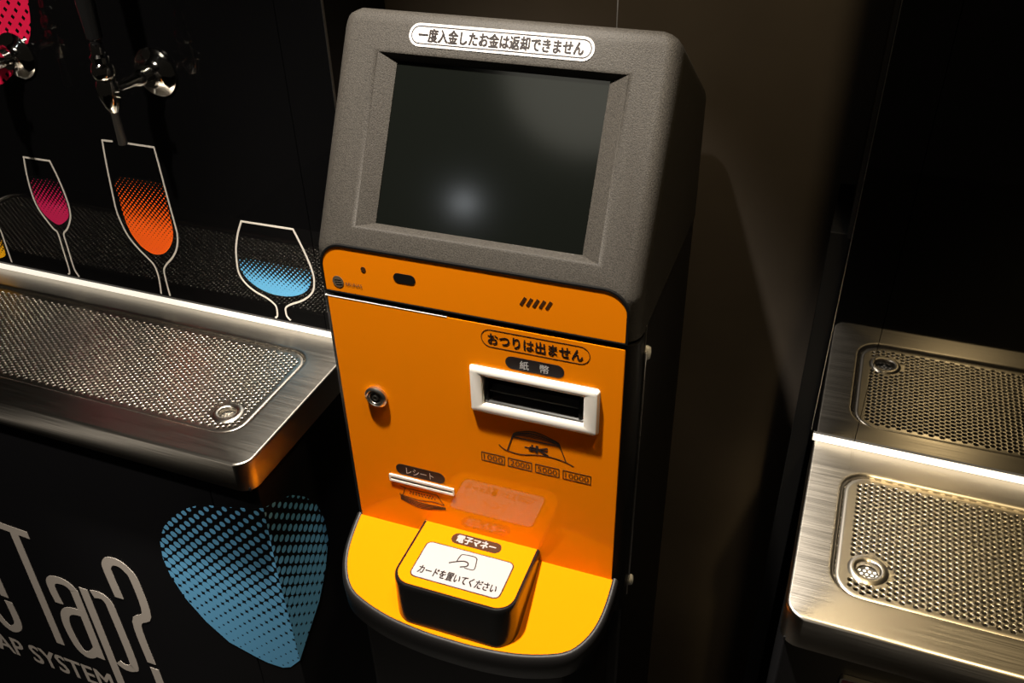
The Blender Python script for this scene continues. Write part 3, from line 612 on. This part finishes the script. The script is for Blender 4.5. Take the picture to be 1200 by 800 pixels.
# sloping card shelf
SL = 0.45; ZS = -0.2737
half = [(0.1360, 0.0), (0.1358, -0.0170), (0.1335, -0.0370), (0.1272, -0.0540), (0.1150, -0.0690), (0.0963, -0.0775), (0.0650, -0.0848), (0.0270, -0.0884), (0.0, -0.0888)]
hc = smooth_curve(half, 4)
outl = [(x, y) for x, y in hc] + [(-x, y) for x, y in hc[::-1][1:]]
def off2(pts, dd):
    P = [Vector(p) for p in pts]; out = []
    for i, p in enumerate(P):
        t = (P[min(i + 1, len(P) - 1)] - P[max(i - 1, 0)]).normalized(); n = Vector((t.y, -t.x))
        if n.dot(p - Vector((0, 0.0))) < 0: n = -n
        q = p + n * dd; out.append((q.x, min(q.y, 0.0) if 0 < i < len(P) - 1 else 0.0))
    return out
def sh(dd, dz): return [(x, y + 0.001, ZS + SL * y + dz) for x, y in off2(outl, dd)]
ys = [(x, y, ZS + SL * y) for x, y in outl]
sf = build(MB().loops([sh(0.0, -0.004), sh(-0.0003, 0.0006), sh(0.0014, 0.0016), sh(0.0036, 0.0012), sh(0.0052, -0.0010), sh(0.0058, -0.006), sh(0.0048, -0.026), sh(0.001, -0.034), sh(-0.02, -0.036)], True, True), 'card_shelf', M_black, K, smooth=50)
build(MB().loops([[(x, y, z - 0.003) for x, y, z in ys], ys]), 'shelf_sheet', M_satin, sf)
# card reader block on the shelf
ZR = -0.2585
def rb(i, z, sl=0.0): return [(x, y, z + sl) for x, y in rrect4(-0.0625 + i, 0.0625 - i, -0.0835 + i, 0.0, (0.0005, 0.0005, 0.020 - i, 0.020 - i), 8)]
cr = build(MB().loops([rb(-0.0008, -0.330), rb(0, ZR - 0.006), rb(0.0002, ZR - 0.002), rb(0.0010, ZR - 0.0003), rb(0.0022, ZR), rb(0.0032, ZR - 0.0002)]), 'card_reader', M_gloss_black, K, smooth=50)
build(MB().loops([rb(0.0034, ZR - 0.001), rb(0.0034, ZR + 0.0002)]), 'reader_sheet', M_satin, cr)
tf = lambda x, y, d: (x, y, ZR + 0.0002 + d)
build(flat(rrect(-0.0468, 0.0458, -0.0710, -0.0240, 0.0065), tf, 0.0002, None, 0.0002), 'label_border', M_brown_print, cr)
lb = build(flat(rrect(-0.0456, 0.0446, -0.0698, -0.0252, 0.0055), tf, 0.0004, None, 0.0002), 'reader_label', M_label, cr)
build(flat(rrect(-0.0262, 0.0262, -0.0190, -0.0052, 0.0066), tf, 0.0002, None, 0.0002), 'reader_pill', M_brown_print, cr)
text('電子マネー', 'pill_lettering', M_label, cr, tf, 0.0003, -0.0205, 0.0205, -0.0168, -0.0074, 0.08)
text('カードを置いてください', 'label_lettering', M_black_print, cr, tf, 0.0006, -0.0402, 0.0395, -0.0652, -0.0552, 0.05)
mb = MB()
stroke(smooth_curve([(-0.0090, -0.0400), (-0.0085, -0.0340), (-0.0065, -0.0305), (0.0040, -0.0295), (0.0080, -0.0310), (0.0092, -0.0345), (0.0108, -0.0425), (0.0095, -0.0455), (0.0030, -0.0458), (0.0012, -0.0456)], 4), 0.0010, tf, 0.0006, mb, 0.0002)
stroke(smooth_curve([(-0.0155, -0.0445), (-0.0080, -0.0402), (-0.0020, -0.0380), (0.0022, -0.0392), (0.0025, -0.0430), (-0.0035, -0.0460)], 4), 0.0014, tf, 0.00066, mb, 0.0002)
build(mb, 'card_pictogram', M_black_print, cr)
# pedestal and back body
ped = [(-0.128, 0.03), (-0.128, -0.030), (-0.106, -0.066), (0.106, -0.066), (0.128, -0.030), (0.128, 0.03)]
build(MB().loops([[(x, y, FL) for x, y in ped], [(x, y, ZS - 0.045) for x, y in ped]]), 'pedestal', M_black, K, bevel=0.003)
build(MB().box(-0.142, 0.142, 0.0275, 0.256, FL, 0.0012), 'rear_body', M_black, K, bevel=0.004)
